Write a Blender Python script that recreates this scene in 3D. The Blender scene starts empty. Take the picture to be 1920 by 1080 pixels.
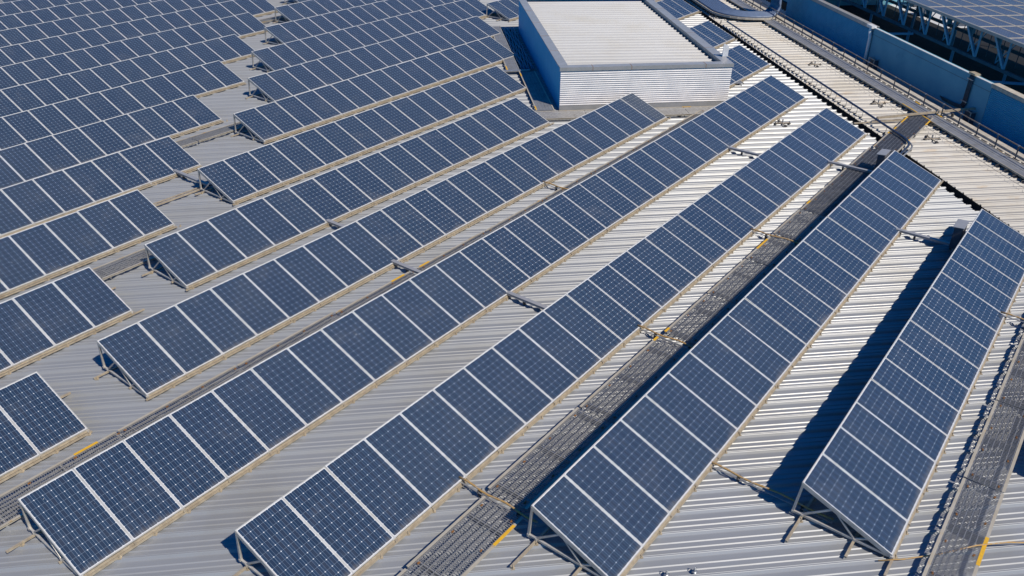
import bpy, bmesh, math, random
from mathutils import Vector, Matrix
random.seed(7)
SC = bpy.context.scene
COL = SC.collection
PI = math.pi

# ---------------------------------------------------------------- camera
cam_d = bpy.data.cameras.new('camera'); cam = bpy.data.objects.new('camera', cam_d); COL.objects.link(cam)
yaw, pitch, roll = 0.6500, 0.5340, 0.0100
fw = Vector((math.cos(yaw)*math.cos(pitch), math.sin(yaw)*math.cos(pitch), -math.sin(pitch)))
rt = Vector((math.sin(yaw), -math.cos(yaw), 0)); up = rt.cross(fw)
rt, up = rt*math.cos(roll)+up*math.sin(roll), up*math.cos(roll)-rt*math.sin(roll)
cam.matrix_world = Matrix(((rt.x, up.x, -fw.x, 2.222), (rt.y, up.y, -fw.y, 7.418), (rt.z, up.z, -fw.z, 11.629), (0, 0, 0, 1)))
cam_d.sensor_width = 36; cam_d.lens = 1543.5/1920*36; cam_d.clip_start = 0.1; cam_d.clip_end = 3000
SC.camera = cam

# ---------------------------------------------------------------- sky, sun, exposure
SUN = Vector((-0.10, -0.87, 1.0)).normalized()
w = bpy.data.worlds.new('World'); SC.world = w; w.use_nodes = True
nt = w.node_tree; nt.nodes.clear()
wo = nt.nodes.new('ShaderNodeOutputWorld'); bg = nt.nodes.new('ShaderNodeBackground')
sky = nt.nodes.new('ShaderNodeTexSky'); sky.sky_type = 'NISHITA'; sky.sun_disc = False
sky.sun_elevation = math.asin(SUN.z); sky.sun_rotation = math.atan2(SUN.x, SUN.y)
sky.air_density = 1.0; sky.dust_density = 0.3; sky.ozone_density = 4.0
hs = nt.nodes.new('ShaderNodeHueSaturation'); hs.inputs['Saturation'].default_value = 1.35
mt = nt.nodes.new('ShaderNodeMix'); mt.data_type = 'RGBA'; mt.blend_type = 'MULTIPLY'
mt.inputs[0].default_value = 1.0; mt.inputs[7].default_value = (0.16, 0.84, 1.12, 1)
nt.links.new(sky.outputs[0], hs.inputs['Color']); nt.links.new(hs.outputs[0], mt.inputs[6])
nt.links.new(mt.outputs[2], bg.inputs[0]); bg.inputs[1].default_value = 0.088
nt.links.new(bg.outputs[0], wo.inputs[0])
sd = bpy.data.lights.new('sun', 'SUN'); sd.energy = 4.75; sd.angle = math.radians(0.53); sd.color = (1.0, 0.90, 0.76)
so = bpy.data.objects.new('sun', sd); COL.objects.link(so); so.location = (0, 0, 60)
so.rotation_euler = SUN.to_track_quat('Z', 'Y').to_euler()
SC.view_settings.view_transform = 'Standard'; SC.view_settings.look = 'None'
SC.view_settings.gamma = 1; SC.view_settings.exposure = 0.0

# ---------------------------------------------------------------- axes of the building: u runs along the gutter, v across it
AB = math.radians(44.3); CB, SB = math.cos(AB), math.sin(AB)
def W(u, v, z=0.0): return Vector((CB*u+SB*v, SB*u-CB*v, z))
UV_ROT = AB

# ---------------------------------------------------------------- mesh helpers
class MB:
    def __init__(s): s.v = []; s.f = []
    def quad(s, a, b, c, d):
        n = len(s.v); s.v += [tuple(a), tuple(b), tuple(c), tuple(d)]; s.f.append((n, n+1, n+2, n+3)); return s
    def hexa(s, p):          # p: 4 bottom + 4 top corners
        n = len(s.v); s.v += [tuple(q) for q in p]
        for f in ((3, 2, 1, 0), (4, 5, 6, 7), (0, 1, 5, 4), (1, 2, 6, 5), (2, 3, 7, 6), (3, 0, 4, 7)): s.f.append(tuple(n+i for i in f))
        return s
    def box(s, x0, x1, y0, y1, z0, z1):
        return s.hexa([(x0, y0, z0), (x1, y0, z0), (x1, y1, z0), (x0, y1, z0), (x0, y0, z1), (x1, y0, z1), (x1, y1, z1), (x0, y1, z1)])
    def ubox(s, u0, u1, v0, v1, z0, z1):
        return s.hexa([W(u0, v1, z0), W(u1, v1, z0), W(u1, v0, z0), W(u0, v0, z0), W(u0, v1, z1), W(u1, v1, z1), W(u1, v0, z1), W(u0, v0, z1)])
    def beam(s, a, b, wd, h, upv=(0, 0, 1)):
        a, b = Vector(a), Vector(b); d = (b-a).normalized(); upv = Vector(upv)
        if abs(d.dot(upv)) > .98: upv = Vector((0, 1, 0))
        x = d.cross(upv).normalized()*(wd/2); y = x.cross(d).normalized()*(h/2)
        return s.hexa([a-x-y, a+x-y, b+x-y, b-x-y, a-x+y, a+x+y, b+x+y, b-x+y])
    def tube(s, pts, r, n=8, closed=False):
        pts = [Vector(p) for p in pts]; base = len(s.v); m = len(pts)
        for i, p in enumerate(pts):
            d = (pts[min(i+1, m-1)]-pts[max(i-1, 0)]).normalized()
            upv = Vector((0, 0, 1)) if abs(d.z) < .95 else Vector((0, 1, 0))
            x = d.cross(upv).normalized(); y = x.cross(d).normalized()
            for k in range(n):
                a = 2*PI*k/n; s.v.append(tuple(p+x*(r*math.cos(a))+y*(r*math.sin(a))))
        for i in range(m-1):
            for k in range(n):
                a = base+i*n+k; b = base+i*n+(k+1) % n; s.f.append((a, b, b+n, a+n))
        s.f.append(tuple(base+k for k in range(n))[::-1]); s.f.append(tuple(base+(m-1)*n+k for k in range(n)))
        return s
    def mesh(s, name, smooth=False):
        m = bpy.data.meshes.new(name); m.from_pydata(s.v, [], s.f); m.update()
        bm = bmesh.new(); bm.from_mesh(m); bmesh.ops.recalc_face_normals(bm, faces=bm.faces); bm.to_mesh(m); bm.free()
        if smooth:
            for p in m.polygons: p.use_smooth = True
        return m
    def build(s, name, mat, parent=None, smooth=False):
        return link(name, s.mesh(name, smooth), mat, parent)
def link(name, me, mat, parent=None):
    if mat and not me.materials: me.materials.append(mat)
    o = bpy.data.objects.new(name, me); COL.objects.link(o); o.parent = parent; return o
def inst(name, me, parent=None, loc=(0, 0, 0), rz=0.0, sc=None):
    o = bpy.data.objects.new(name, me); COL.objects.link(o); o.parent = parent; o.location = loc; o.rotation_euler = (0, 0, rz)
    if sc: o.scale = sc
    return o
def tag(o, label=None, cat=None, group=None, kind=None):
    if label: o['label'] = label
    if cat: o['category'] = cat
    if group: o['group'] = group
    if kind: o['kind'] = kind
    return o
def thing(name, label, cat, loc=(0, 0, 0), rz=0.0, group=None):
    o = bpy.data.objects.new(name, None); COL.objects.link(o); o.location = loc; o.rotation_euler = (0, 0, rz); o.empty_display_size = .3
    return tag(o, label, cat, group)

# ---------------------------------------------------------------- materials
def lin(r, g, b): return (r, g, b, 1)
def base_mat(name):
    m = bpy.data.materials.new(name); m.use_nodes = True; n = m.node_tree.nodes; return m, m.node_tree, n['Principled BSDF']
def N(t, k, **kw):
    n = t.nodes.new(k)
    for a, b in kw.items(): setattr(n, a, b)
    return n
def mathn(t, op, a, b=None, c=None):
    n = N(t, 'ShaderNodeMath', operation=op)
    for i, x in enumerate((a, b, c)):
        if x is None: continue
        if isinstance(x, (int, float)): n.inputs[i].default_value = x
        else: t.links.new(x, n.inputs[i])
    return n.outputs[0]
def mixc(t, fac, a, b, mode='MIX'):
    n = N(t, 'ShaderNodeMix', data_type='RGBA', blend_type=mode)
    for i, x in ((0, fac), (6, a), (7, b)):
        if isinstance(x, (int, float)): n.inputs[i].default_value = x
        elif isinstance(x, tuple): n.inputs[i].default_value = x
        else: t.links.new(x, n.inputs[i])
    return n.outputs[2]
def noise(t, vec, scale, detail=4, rough=.6):
    n = N(t, 'ShaderNodeTexNoise'); n.inputs['Scale'].default_value = scale; n.inputs['Detail'].default_value = detail; n.inputs['Roughness'].default_value = rough
    t.links.new(vec, n.inputs['Vector']); return n.outputs['Fac']
def ramp(t, fac, lo, hi):
    n = N(t, 'ShaderNodeMapRange', interpolation_type='SMOOTHSTEP'); t.links.new(fac, n.inputs[0])
    n.inputs[1].default_value = lo; n.inputs[2].default_value = hi; return n.outputs[0]
def worn(name, c1, c2, scale=6, metallic=0.0, rough=.5, rust=None, rust_at=(.6, .75), rust_scale=3, bump=0.0, rough_var=.12):
    m, t, p = base_mat(name); tc = N(t, 'ShaderNodeTexCoord'); geo = N(t, 'ShaderNodeNewGeometry')
    f = noise(t, geo.outputs['Position'], scale, 6)
    c = mixc(t, ramp(t, f, .3, .7), lin(*c1), lin(*c2))
    if rust:
        f2 = noise(t, geo.outputs['Position'], rust_scale, 8, .7)
        c = mixc(t, ramp(t, f2, *rust_at), c, lin(*rust))
    t.links.new(c, p.inputs['Base Color']); p.inputs['Metallic'].default_value = metallic
    t.links.new(mathn(t, 'MULTIPLY_ADD', f, rough_var*2, rough-rough_var), p.inputs['Roughness'])
    if bump:
        b = N(t, 'ShaderNodeBump'); b.inputs['Strength'].default_value = bump; b.inputs['Distance'].default_value = .01
        t.links.new(f, b.inputs['Height']); t.links.new(b.outputs[0], p.inputs['Normal'])
    return m

def roof_mat(name, base, dirt, gutter_stain, metal=.14, rough=.42):
    m, t, p = base_mat(name); geo = N(t, 'ShaderNodeNewGeometry')
    mp = N(t, 'ShaderNodeMapping'); mp.inputs['Rotation'].default_value = (0, 0, -AB); t.links.new(geo.outputs['Position'], mp.inputs['Vector'])
    # streaks stretched along the sheets (v direction)
    ms = N(t, 'ShaderNodeMapping'); ms.inputs['Scale'].default_value = (9, .35, 1); t.links.new(mp.outputs[0], ms.inputs['Vector'])
    streak = noise(t, ms.outputs[0], 1.0, 6, .65)
    blot = noise(t, mp.outputs[0], .45, 4, .6); fine = noise(t, mp.outputs[0], 14, 5, .7)
    c = mixc(t, ramp(t, streak, .35, .75), lin(*base), lin(*[x*.93 for x in base]))
    c = mixc(t, mathn(t, 'MULTIPLY', ramp(t, blot, .45, .75), .45), c, lin(*dirt))
    c = mixc(t, mathn(t, 'MULTIPLY', ramp(t, fine, .55, .8), .25), c, lin(*dirt))
    # per-sheet tone (0.5 m sheets)
    sep = N(t, 'ShaderNodeSeparateXYZ'); t.links.new(mp.outputs[0], sep.inputs[0])
    sh = mathn(t, 'FLOOR', mathn(t, 'MULTIPLY', mathn(t, 'ADD', sep.outputs[0], .3), 2.0))
    wn = N(t, 'ShaderNodeTexWhiteNoise', noise_dimensions='1D'); t.links.new(sh, wn.inputs['W'])
    c = mixc(t, mathn(t, 'MULTIPLY', wn.outputs['Value'], .16), c, lin(*[x*.7 for x in base]))
    if gutter_stain:
        m2 = N(t, 'ShaderNodeMapping'); m2.inputs['Scale'].default_value = (2.6, .9, 1); t.links.new(mp.outputs[0], m2.inputs['Vector'])
        br = noise(t, m2.outputs[0], 1.0, 5, .6)
        c = mixc(t, mathn(t, 'MULTIPLY', ramp(t, br, .56, .72), .6), c, lin(.30, .21, .12))
    t.links.new(c, p.inputs['Base Color'])
    p.inputs['Metallic'].default_value = metal
    t.links.new(mathn(t, 'MULTIPLY_ADD', fine, .10, rough-.05), p.inputs['Roughness'])
    b = N(t, 'ShaderNodeBump'); b.inputs['Strength'].default_value = .14; b.inputs['Distance'].default_value = .02
    mw = N(t, 'ShaderNodeMapping'); mw.inputs['Scale'].default_value = (2.2, .8, 1); t.links.new(mp.outputs[0], mw.inputs['Vector'])
    t.links.new(noise(t, mw.outputs[0], 1.6, 2, .5), b.inputs['Height']); t.links.new(b.outputs[0], p.inputs['Normal'])
    return m

def cell_mat(name, c_lo, c_hi, line, back, coat=.6):
    m, t, p = base_mat(name)
    uv = N(t, 'ShaderNodeUVMap'); uv.uv_map = 'UVMap'
    sp = N(t, 'ShaderNodeSeparateXYZ'); t.links.new(uv.outputs[0], sp.inputs[0])
    x, y = sp.outputs[0], sp.outputs[1]
    def dist(q):    # distance to nearest integer
        fr = mathn(t, 'FRACT', q); return mathn(t, 'MINIMUM', fr, mathn(t, 'SUBTRACT', 1.0, fr))
    dx, dy = dist(x), dist(y)
    gapx = mathn(t, 'LESS_THAN', dx, .018); gapy = mathn(t, 'LESS_THAN', dy, .013)
    dia = mathn(t, 'LESS_THAN', mathn(t, 'ADD', dx, dy), .080)
    fx = mathn(t, 'FRACT', x); cen = mathn(t, 'ABSOLUTE', mathn(t, 'SUBTRACT', fx, .5))
    bus = mathn(t, 'LESS_THAN', mathn(t, 'ABSOLUTE', mathn(t, 'SUBTRACT', cen, .2)), .016)
    mid = mathn(t, 'LESS_THAN', cen, .2)
    cmb = N(t, 'ShaderNodeCombineXYZ'); t.links.new(mathn(t, 'FLOOR', x), cmb.inputs[0]); t.links.new(mathn(t, 'FLOOR', y), cmb.inputs[1])
    oi = N(t, 'ShaderNodeObjectInfo'); t.links.new(mathn(t, 'MULTIPLY', oi.outputs['Random'], 91.0), cmb.inputs[2])
    wn = N(t, 'ShaderNodeTexWhiteNoise', noise_dimensions='3D'); t.links.new(cmb.outputs[0], wn.inputs['Vector'])
    c = mixc(t, wn.outputs['Value'], lin(*c_lo), lin(*c_hi))
    c = mixc(t, mathn(t, 'MULTIPLY', oi.outputs['Random'], .35), c, lin(c_hi[0]*1.3, c_hi[1]*1.2, c_hi[2]*1.02))
    c = mixc(t, mathn(t, 'MULTIPLY', mid, mathn(t, 'MULTIPLY_ADD', wn.outputs['Value'], .35, .25)), c, lin(c_lo[0]*2.2, c_lo[1]*1.05, c_lo[2]*.72))
    geo = N(t, 'ShaderNodeNewGeometry'); du = noise(t, geo.outputs['Position'], 1.1, 6, .7)
    c = mixc(t, mathn(t, 'MULTIPLY', ramp(t, du, .5, .8), .10), c, lin(.34, .32, .29))
    dl = mathn(t, 'MULTIPLY', ramp(t, mathn(t, 'ADD', mathn(t, 'MULTIPLY', du, 1.4), mathn(t, 'MULTIPLY', y, -.55)), .35, .8), .20)
    c = mixc(t, dl, c, lin(.36, .32, .26))
    sp2 = noise(t, geo.outputs['Position'], 9.0, 2, .5)
    c = mixc(t, mathn(t, 'MULTIPLY', ramp(t, sp2, .78, .82), .7), c, lin(.6, .6, .56))
    c = mixc(t, mathn(t, 'MULTIPLY', bus, .38), c, lin(*line))
    c = mixc(t, mathn(t, 'MULTIPLY', mathn(t, 'MAXIMUM', gapx, gapy), .62), c, lin(*line))
    c = mixc(t, mathn(t, 'MULTIPLY', dia, .85), c, lin(.82, .84, .86))
    # white back sheet around the cells (u 0..6, v 0..12)
    inx = mathn(t, 'MULTIPLY', mathn(t, 'GREATER_THAN', x, 0.0), mathn(t, 'LESS_THAN', x, 6.0))
    iny = mathn(t, 'MULTIPLY', mathn(t, 'GREATER_THAN', y, 0.0), mathn(t, 'LESS_THAN', y, 12.0))
    c = mixc(t, mathn(t, 'MULTIPLY', inx, iny), lin(*back), c)
    t.links.new(c, p.inputs['Base Color']); p.inputs['Roughness'].default_value = .30
    p.inputs['IOR'].default_value = 1.45; p.inputs['Coat Weight'].default_value = coat; p.inputs['Specular IOR Level'].default_value = .5 if coat > .5 else .25; p.inputs['Coat Roughness'].default_value = .06
    t.links.new(mathn(t, 'MULTIPLY_ADD', du, .10, .03), p.inputs['Coat Roughness'])
    return m

M = {}
M['roof'] = roof_mat('sheet_roof', (.29, .305, .325), (.235, .23, .21), False, .18, .42)
M['roof2'] = roof_mat('sheet_roof_stained', (.375, .365, .345), (.25, .215, .16), True, .12, .52)
M['roofbox'] = roof_mat('sheet_roof_pale', (.40, .405, .41), (.34, .325, .29), False, .08, .55)
M['clad'] = worn('silver_cladding', (.60, .59, .60), (.54, .54, .56), 2, .05, .6)
M['cell'] = cell_mat('solar_cells', (.013, .031, .066), (.023, .044, .086), (.30, .38, .48), (.66, .66, .66))
M['cell_far'] = cell_mat('solar_cells_greyer', (.060, .068, .11), (.075, .085, .125), (.10, .12, .16), (.42, .38, .32), .12)  # greyer cells with fainter lines and a weaker coat, for the canopy
M['alu'] = worn('anodised_frame', (.62, .62, .60), (.48, .47, .43), 5, .35, .42)
M['rail'] = worn('galvanised_rail', (.50, .43, .32), (.36, .30, .22), 9, .25, .5, rust=(.40, .24, .10), rust_at=(.66, .8), rust_scale=2.2)
M['galv'] = worn('galvanised_steel', (.47, .48, .49), (.34, .35, .36), 12, .6, .42)
M['galvd'] = worn('grey_walk_board', (.30, .31, .33), (.22, .23, .25), 3, .3, .5, rust=(.22, .17, .12), rust_at=(.6, .8))
M['grate'] = worn('grating_steel', (.40, .39, .38), (.30, .30, .29), 15, .5, .38)
M['grated'] = worn('grating_shade_dark', (.20, .21, .23), (.13, .14, .16), 5, .3, .5, rust=(.25, .14, .06), rust_at=(.66, .76), rust_scale=4)  # darker copy; shadow seen through the far mesh is put into the colour
M['angle'] = worn('pale_edge_angle', (.50, .46, .38), (.42, .37, .28), 3, .2, .5, rust=(.50, .33, .12), rust_at=(.58, .68), rust_scale=1.4)
M['yellow'] = worn('yellow_paint', (.72, .42, .02), (.60, .34, .03), 20, 0, .5)
M['rust'] = worn('rusty_clip', (.30, .13, .03), (.16, .09, .05), 20, .1, .7)
M['rustpipe'] = worn('rusty_conduit', (.48, .28, .08), (.36, .26, .15), 14, .1, .6, rust=(.42, .36, .28), rust_at=(.55, .62), rust_scale=7)
M['dark'] = worn('dark_steel', (.055, .07, .10), (.035, .045, .07), 8, .4, .4)
M['strap'] = worn('dark_strap', (.09, .085, .08), (.05, .05, .05), 14, .2, .6)
M['railrust'] = worn('brown_handrail', (.24, .15, .09), (.30, .25, .20), 9, .2, .5)
M['pipe'] = worn('steel_pipe', (.10, .13, .19), (.07, .09, .14), 6, .6, .25)
M['white'] = worn('white_sheet', (.74, .75, .77), (.64, .65, .68), 5, .1, .4)
M['cap'] = worn('grey_capping', (.36, .36, .37), (.30, .31, .32), 3, .2, .40, rust=(.30, .24, .17), rust_at=(.7, .85))
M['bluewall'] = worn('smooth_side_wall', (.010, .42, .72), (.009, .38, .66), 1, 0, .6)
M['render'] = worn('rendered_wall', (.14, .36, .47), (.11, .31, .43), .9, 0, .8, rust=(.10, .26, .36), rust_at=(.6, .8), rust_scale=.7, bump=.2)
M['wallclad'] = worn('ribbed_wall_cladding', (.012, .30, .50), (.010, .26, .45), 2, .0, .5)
M['curb'] = worn('dusty_kerb', (.50, .46, .39), (.36, .33, .28), 4, 0, .8, rust=(.20, .17, .14), rust_at=(.6, .75))
M['void'] = worn('shade_black_deck', (.008, .009, .010), (.005, .005, .006), 3, 0, .8)  # near-black colour stands in for the shade under the canopy
M['gutter'] = worn('dark_gutter', (.045, .043, .04), (.025, .025, .025), 6, 0, .8)  # even near-black base for the trough
M['truss'] = worn('painted_truss', (.14, .34, .50), (.11, .28, .42), 3, .1, .5)
M['chord'] = worn('dark_chord', (.05, .10, .15), (.04, .07, .11), 3, .1, .6)  # darker blue than the other truss members
M['cable'] = worn('grey_cable', (.13, .18, .28), (.10, .14, .22), 5, 0, .5)
M['cabinet'] = worn('cabinet_paint', (.10, .12, .15), (.08, .09, .12), 5, .3, .4)
M['ground'] = worn('asphalt_ground', (.09, .09, .09), (.06, .06, .06), .05, 0, .9)

# ---------------------------------------------------------------- the setting: ground, roofs, gutter
g = MB(); g.quad((-1500, -1500, -9), (1500, -1500, -9), (1500, 1500, -9), (-1500, 1500, -9)); tag(g.build('ground', M['ground']), kind='structure')

RIB0 = 0.164                        # phase of the tall ribs along u (0.5 m sheets)
# profile of one sheet, running towards -u: (offset, height above pan)
PROF = [(0, 0), (.003, .052), (.008, .055), (.014, .049), (.034, .048), (.039, .055), (.044, .055), (.051, .048), (.082, .004), (.098, 0), (.220, 0), (.225, .018), (.231, .018), (.249, .0005), (.350, 0), (.355, .018), (.361, .018), (.379, .0005)]
def ribbed(u0, u1, vs, zf, name, mat, scale=1.0, lip=0):
    """corrugated sheet with ribs along v; zf(u, v) gives the pan level"""
    k = math.floor((u0-RIB0)/.5)-1; us = []
    while RIB0+k*.5 < u1+1:
        b = RIB0+k*.5
        for o, h in reversed(PROF): us.append((b-o+.5, h))
        k += 1
    us = [(u, h) for u, h in us if u0 < u < u1]
    us = [(u0, 0)]+us+[(u1, 0)]
    mb = MB(); n = len(us); nv = len(vs)-1
    for j, v in enumerate(vs):
        for u, h in us:
            d = -.09 if lip and v == vs[-1] and h < .02 else 0       # pans turned down into the gutter, ribs run on
            mb.v.append(tuple(W(u, v, zf(u, v)+h*scale+d)))
    for j in range(nv):
        for i in range(n-1): mb.f.append((j*n+i, j*n+i+1, (j+1)*n+i+1, (j+1)*n+i))
    return mb.build(name, mat)
PAN = -0.035
VG0, VG1 = 14.74, 15.10             # gutter edges
RS, VR = .017, -11.0               # beyond its ridge the main roof falls away to the left
r = ribbed(-12, 125, [-75, VR, -2, 6, VG0-.08, VG0], lambda u, v: PAN+RS*min(0, v-VR), 'main_roof', M['roof'], 1.0, 1); tag(r, kind='structure')
r = ribbed(-12, 125, [VG1, 17, 19.0], lambda u, v: PAN, 'side_roof', M['roof2']); tag(r, kind='structure')
gt = MB(); gt.ubox(-12, 125, VG0-.12, VG1+.12, -.34, -.30); gt.ubox(-12, 125, VG0-.15, VG0-.12, -.34, PAN-.01); gt.ubox(-12, 125, VG1+.12, VG1+.15, -.34, PAN-.01)
tag(gt.build('gutter', M['gutter']), kind='structure')
sub = MB(); sub.ubox(-12, 125, -75, VR, -9, -1.3); sub.ubox(-12, 125, VR+.01, VG0-.16, -9, PAN-.02); sub.ubox(-12, 125, VG1+.16, 18.98, -9, PAN-.02); sub.ubox(-12, 125, VG0-.155, VG1+.155, -9, -.345)
tag(sub.build('roof_deck', M['void']), kind='structure')
kb = MB(); kb.ubox(-12, 125, 19.0, 19.16, -9, .02); kb.ubox(-12, 125, 19.16, 19.42, -9, .10)
tag(kb.build('roof_kerb', M['curb']), kind='structure')
dk = MB(); dk.ubox(-12, 59.2, 19.42, 20.38, -9, -2.6); tag(dk.build('lower_yard', M['void']), kind='structure')

# ---------------------------------------------------------------- solar rows
L, TH = 1.915, 0.382
CT, ST = math.cos(TH), math.sin(TH)
WD, HT = L*CT, L*ST
PW = 1.0095; FR = .019; TK = .040; Z0 = .15
def tl(x, s, n=0.0):               # point on the tilted plane: s along the slope, n normal to it
    return Vector((x, s*CT-n*ST, Z0+s*ST+n*CT))
def tilted(mb, x0, x1, s0, s1, n0, n1):
    mb.hexa([tl(x0, s0, n0), tl(x1, s0, n0), tl(x1, s1, n0), tl(x0, s1, n0), tl(x0, s0, n1), tl(x1, s0, n1), tl(x1, s1, n1), tl(x0, s1, n1)])
mb = MB()
tilted(mb, 0, PW, 0, FR, -TK, 0); tilted(mb, 0, PW, L-FR, L, -TK, 0)
tilted(mb, 0, FR, FR, L-FR, -TK, 0); tilted(mb, PW-FR, PW, FR, L-FR, -TK, 0)
tilted(mb, FR, PW-FR, FR, L-FR, -.012, -.006)
PANEL = mb.mesh('solar_panel'); PANEL.materials.append(M['alu'])
def glass_mesh(w_, l_, fr, mx, my, nm, mat, pt):
    g_ = MB(); g_.quad(pt(fr, fr), pt(w_-fr, fr), pt(w_-fr, l_-fr), pt(fr, l_-fr))
    me = bpy.data.meshes.new(nm); me.from_pydata(g_.v, [], g_.f); me.update()
    ul = me.uv_layers.new(name='UVMap')
    cw, cl = (w_-2*fr-2*mx)/6, (l_-2*fr-2*my)/12
    u0, u1, v0, v1 = -mx/cw, 6+mx/cw, -my/cl, 12+my/cl
    for i, c in enumerate(((u0, v0), (u1, v0), (u1, v1), (u0, v1))): ul.data[i].uv = c
    me.materials.append(mat); return me
GLASS = glass_mesh(PW, L, FR, .009, .014, 'cell_glass', M['cell'], lambda x, s: tl(x, s, -.003))

# triangular support frame, its centre on x = 0
def frame_mesh():
    f = MB(); zb = .088
    top = lambda y: Z0+y*ST/CT-TK-.035
    f.beam((0, -.02, zb), (0, WD+.07, zb), .04, .045)
    f.beam((0, .02, top(.02)), (0, WD, top(WD)), .04, .055)
    f.beam((.0, WD+.05, zb), (0, WD-.02, top(WD)+.03), .045, .045)
    f.beam((0, WD-.13, zb+.02), (0, 1.15, top(1.15)), .032, .032)
    f.beam((0, 1.10, top(1.10)), (0, .69, zb+.02), .032, .032)
    f.beam((0, .66, zb+.02), (0, .44, top(.44)), .03, .03)
    for y in (WD+.05, WD-.13, .67, 0.02): f.box(-.035, .035, y-.02, y+.02, zb-.02, zb+.03)
    m = f.mesh('support_frame'); m.materials.append(M['galv2']); return m
M['galv2'] = worn('bright_frame_steel', (.56, .55, .53), (.44, .42, .39), 10, .35, .42)
FRAME = frame_mesh()
cl = MB(); cl.box(-.035, .035, -.03, .03, .005, .022); cl.box(-.006, .006, -.022, .05, .02, .075); cl.box(-.018, .018, .02, .034, .02, .06); cl.tube([(0, -.03, .03), (0, .045, .03)], .012, 6)
CLAMP = cl.mesh('rail_clamp'); CLAMP.materials.append(M['rail'])
mc = MB(); mc.box(-.022, .022, -.03, .012, -.03, .012)
MIDCLAMP = mc.mesh('panel_clamp'); MIDCLAMP.materials.append(M['rail'])

def solar_row(x0, y0, n, label, group, pitch=1.01, z=0.0, ext=(.75, .45, .1), endx=(.35, .1, .3), detail=2, frames=True, slope=False):
    t = thing('solar_panel_row', label, 'solar array', (x0, y0, z), 0, group)
    if slope:
        P0 = W(0, VR, 0); rm = Matrix.Translation(P0) @ Matrix.Rotation(-RS, 4, W(1, 0, 0)) @ Matrix.Translation(-P0) @ Matrix.Translation((x0, y0, z))
        t.location = rm.to_translation(); t.rotation_euler = rm.to_euler()
    sx = pitch/1.01; ln = n*pitch
    for i in range(n):
        p = inst('solar_panel', PANEL, t, (i*pitch+.0002, 0, random.uniform(-.002, .002)), 0, (sx, 1, 1)); p.rotation_euler = (random.uniform(-.004, .004), random.uniform(-.003, .003), 0)
        inst('cell_glass', GLASS, p)
    # purlins under the panels and base rails on the roof
    def rail(y, z0, z1, wd, a, b, nm='support_rail'):
        b_ = MB(); b_.box(-a, ln+b, y-wd/2, y+wd/2, z0, z1); b_.build(nm, M['rail'], t)
    rail(-.012, .022, .058, .045, ext[2], endx[2]); 
    rail(.67, .026, .064, .045, ext[1], endx[1]); rail(WD-.13, .026, .064, .045, ext[0], endx[0])
    # front channel in three lips just below the panel edge
    fc = MB(); fc.box(-.01, ln+.02, -.012, .016, .082, .106); fc.box(-.01, ln+.02, -.020, -.0125, .078, .090); fc.build('front_channel', M['rail'], t)
    if frames:
        k = 0
        while k <= n:
            xx = min(max(k*pitch, .02), ln-.02); inst('support_frame', FRAME, t, (xx, 0, 0))
            k += 2 if k+2 <= n or k == n else 1
    if detail >= 2:
        for i in range(1, n): inst('panel_clamp', MIDCLAMP, t, (i*pitch, -.012, .112))
    if detail >= 1:
        # clamps sit where a tall rib passes beneath the rail
        for yy, a in ((-.035, ext[2]), (WD-.13-.03, ext[0])):
            if yy > 1 and detail < 2: continue
            xs = []; u_s = x0*CB+(y0+yy)*SB
            k = math.ceil((u_s-a*CB-RIB0)/.5)
            while True:
                xx = (RIB0+k*.5-.028-u_s)/CB
                if xx > (ln+.3 if yy < 1 else 1.2): break
                if xx > -a: xs.append(xx)
                k += 1
            for xx in xs[:49]: inst('rail_clamp', CLAMP, t, (xx, yy, 0), AB-PI/2+PI/2*0)
    return t
ORD = ['zeroth', 'first', 'second', 'third', 'fourth', 'fifth', 'sixth', 'seventh', 'eighth', 'ninth', 'tenth', 'eleventh', 'twelfth', 'thirteenth', 'fourteenth', 'fifteenth', 'sixteenth', 'seventeenth', 'eighteenth']
# long rows of the middle field: x of the near end, y of the low edge, panels, pitch
MID = [(14.47, 8.17, 15, 1.01), (10.91, 11.77, 22, 1.01), (7.32, 15.42, 29, 1.0015), (5.40, 19.06, 34, 1.001),
       (8.89, 22.70, 24, 1.0075), (12.23, 26.20, 17, 1.01), (16.41, 29.83, 16, 1.014), (20.62, 33.62, 16, 1.014), (24.02, 37.20, 16, 1.005),
       (26.95, 40.80, 17, 1.01), (30.55, 44.40, 17, 1.01), (34.10, 48.0, 17, 1.01), (37.8, 51.7, 17, 1.01)]
for k, (x, y, n, pt) in enumerate(MID):
    near = 'long solar panel row of the middle field, the %s counted from the right edge' % ORD[k+1]
    if k == 0: near = 'rightmost complete solar panel row, casting a wide shadow on bare roof to its left'
    solar_row(x, y, n, near, 'long solar rows of the middle field', pt, ext={0: (.75, .45, .45), 1: (.75, .5, .1), 3: (.5, .05, .05)}.get(k, (.35, .05, .05)), detail=2 if k < 7 else (1 if k < 9 else 0))
solar_row(18.35, 4.52, 8, 'solar row beyond the right walkway, only its shadow showing at the right edge', 'long solar rows of the middle field', detail=0)
LEFT = [(7.50, 22.64, 5), (10.65, 26.22, 8), (14.25, 29.86, 11), (17.67, 33.45, 14), (21.15, 37.06, 16), (25.05, 40.75, 19), (28.70, 44.50, 22), (32.4, 48.2, 24),
        (36.0, 51.9, 24), (39.6, 55.6, 24), (43.2, 59.3, 24), (46.8, 63.0, 24), (50.4, 66.7, 24), (54.0, 70.4, 24)]
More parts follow.
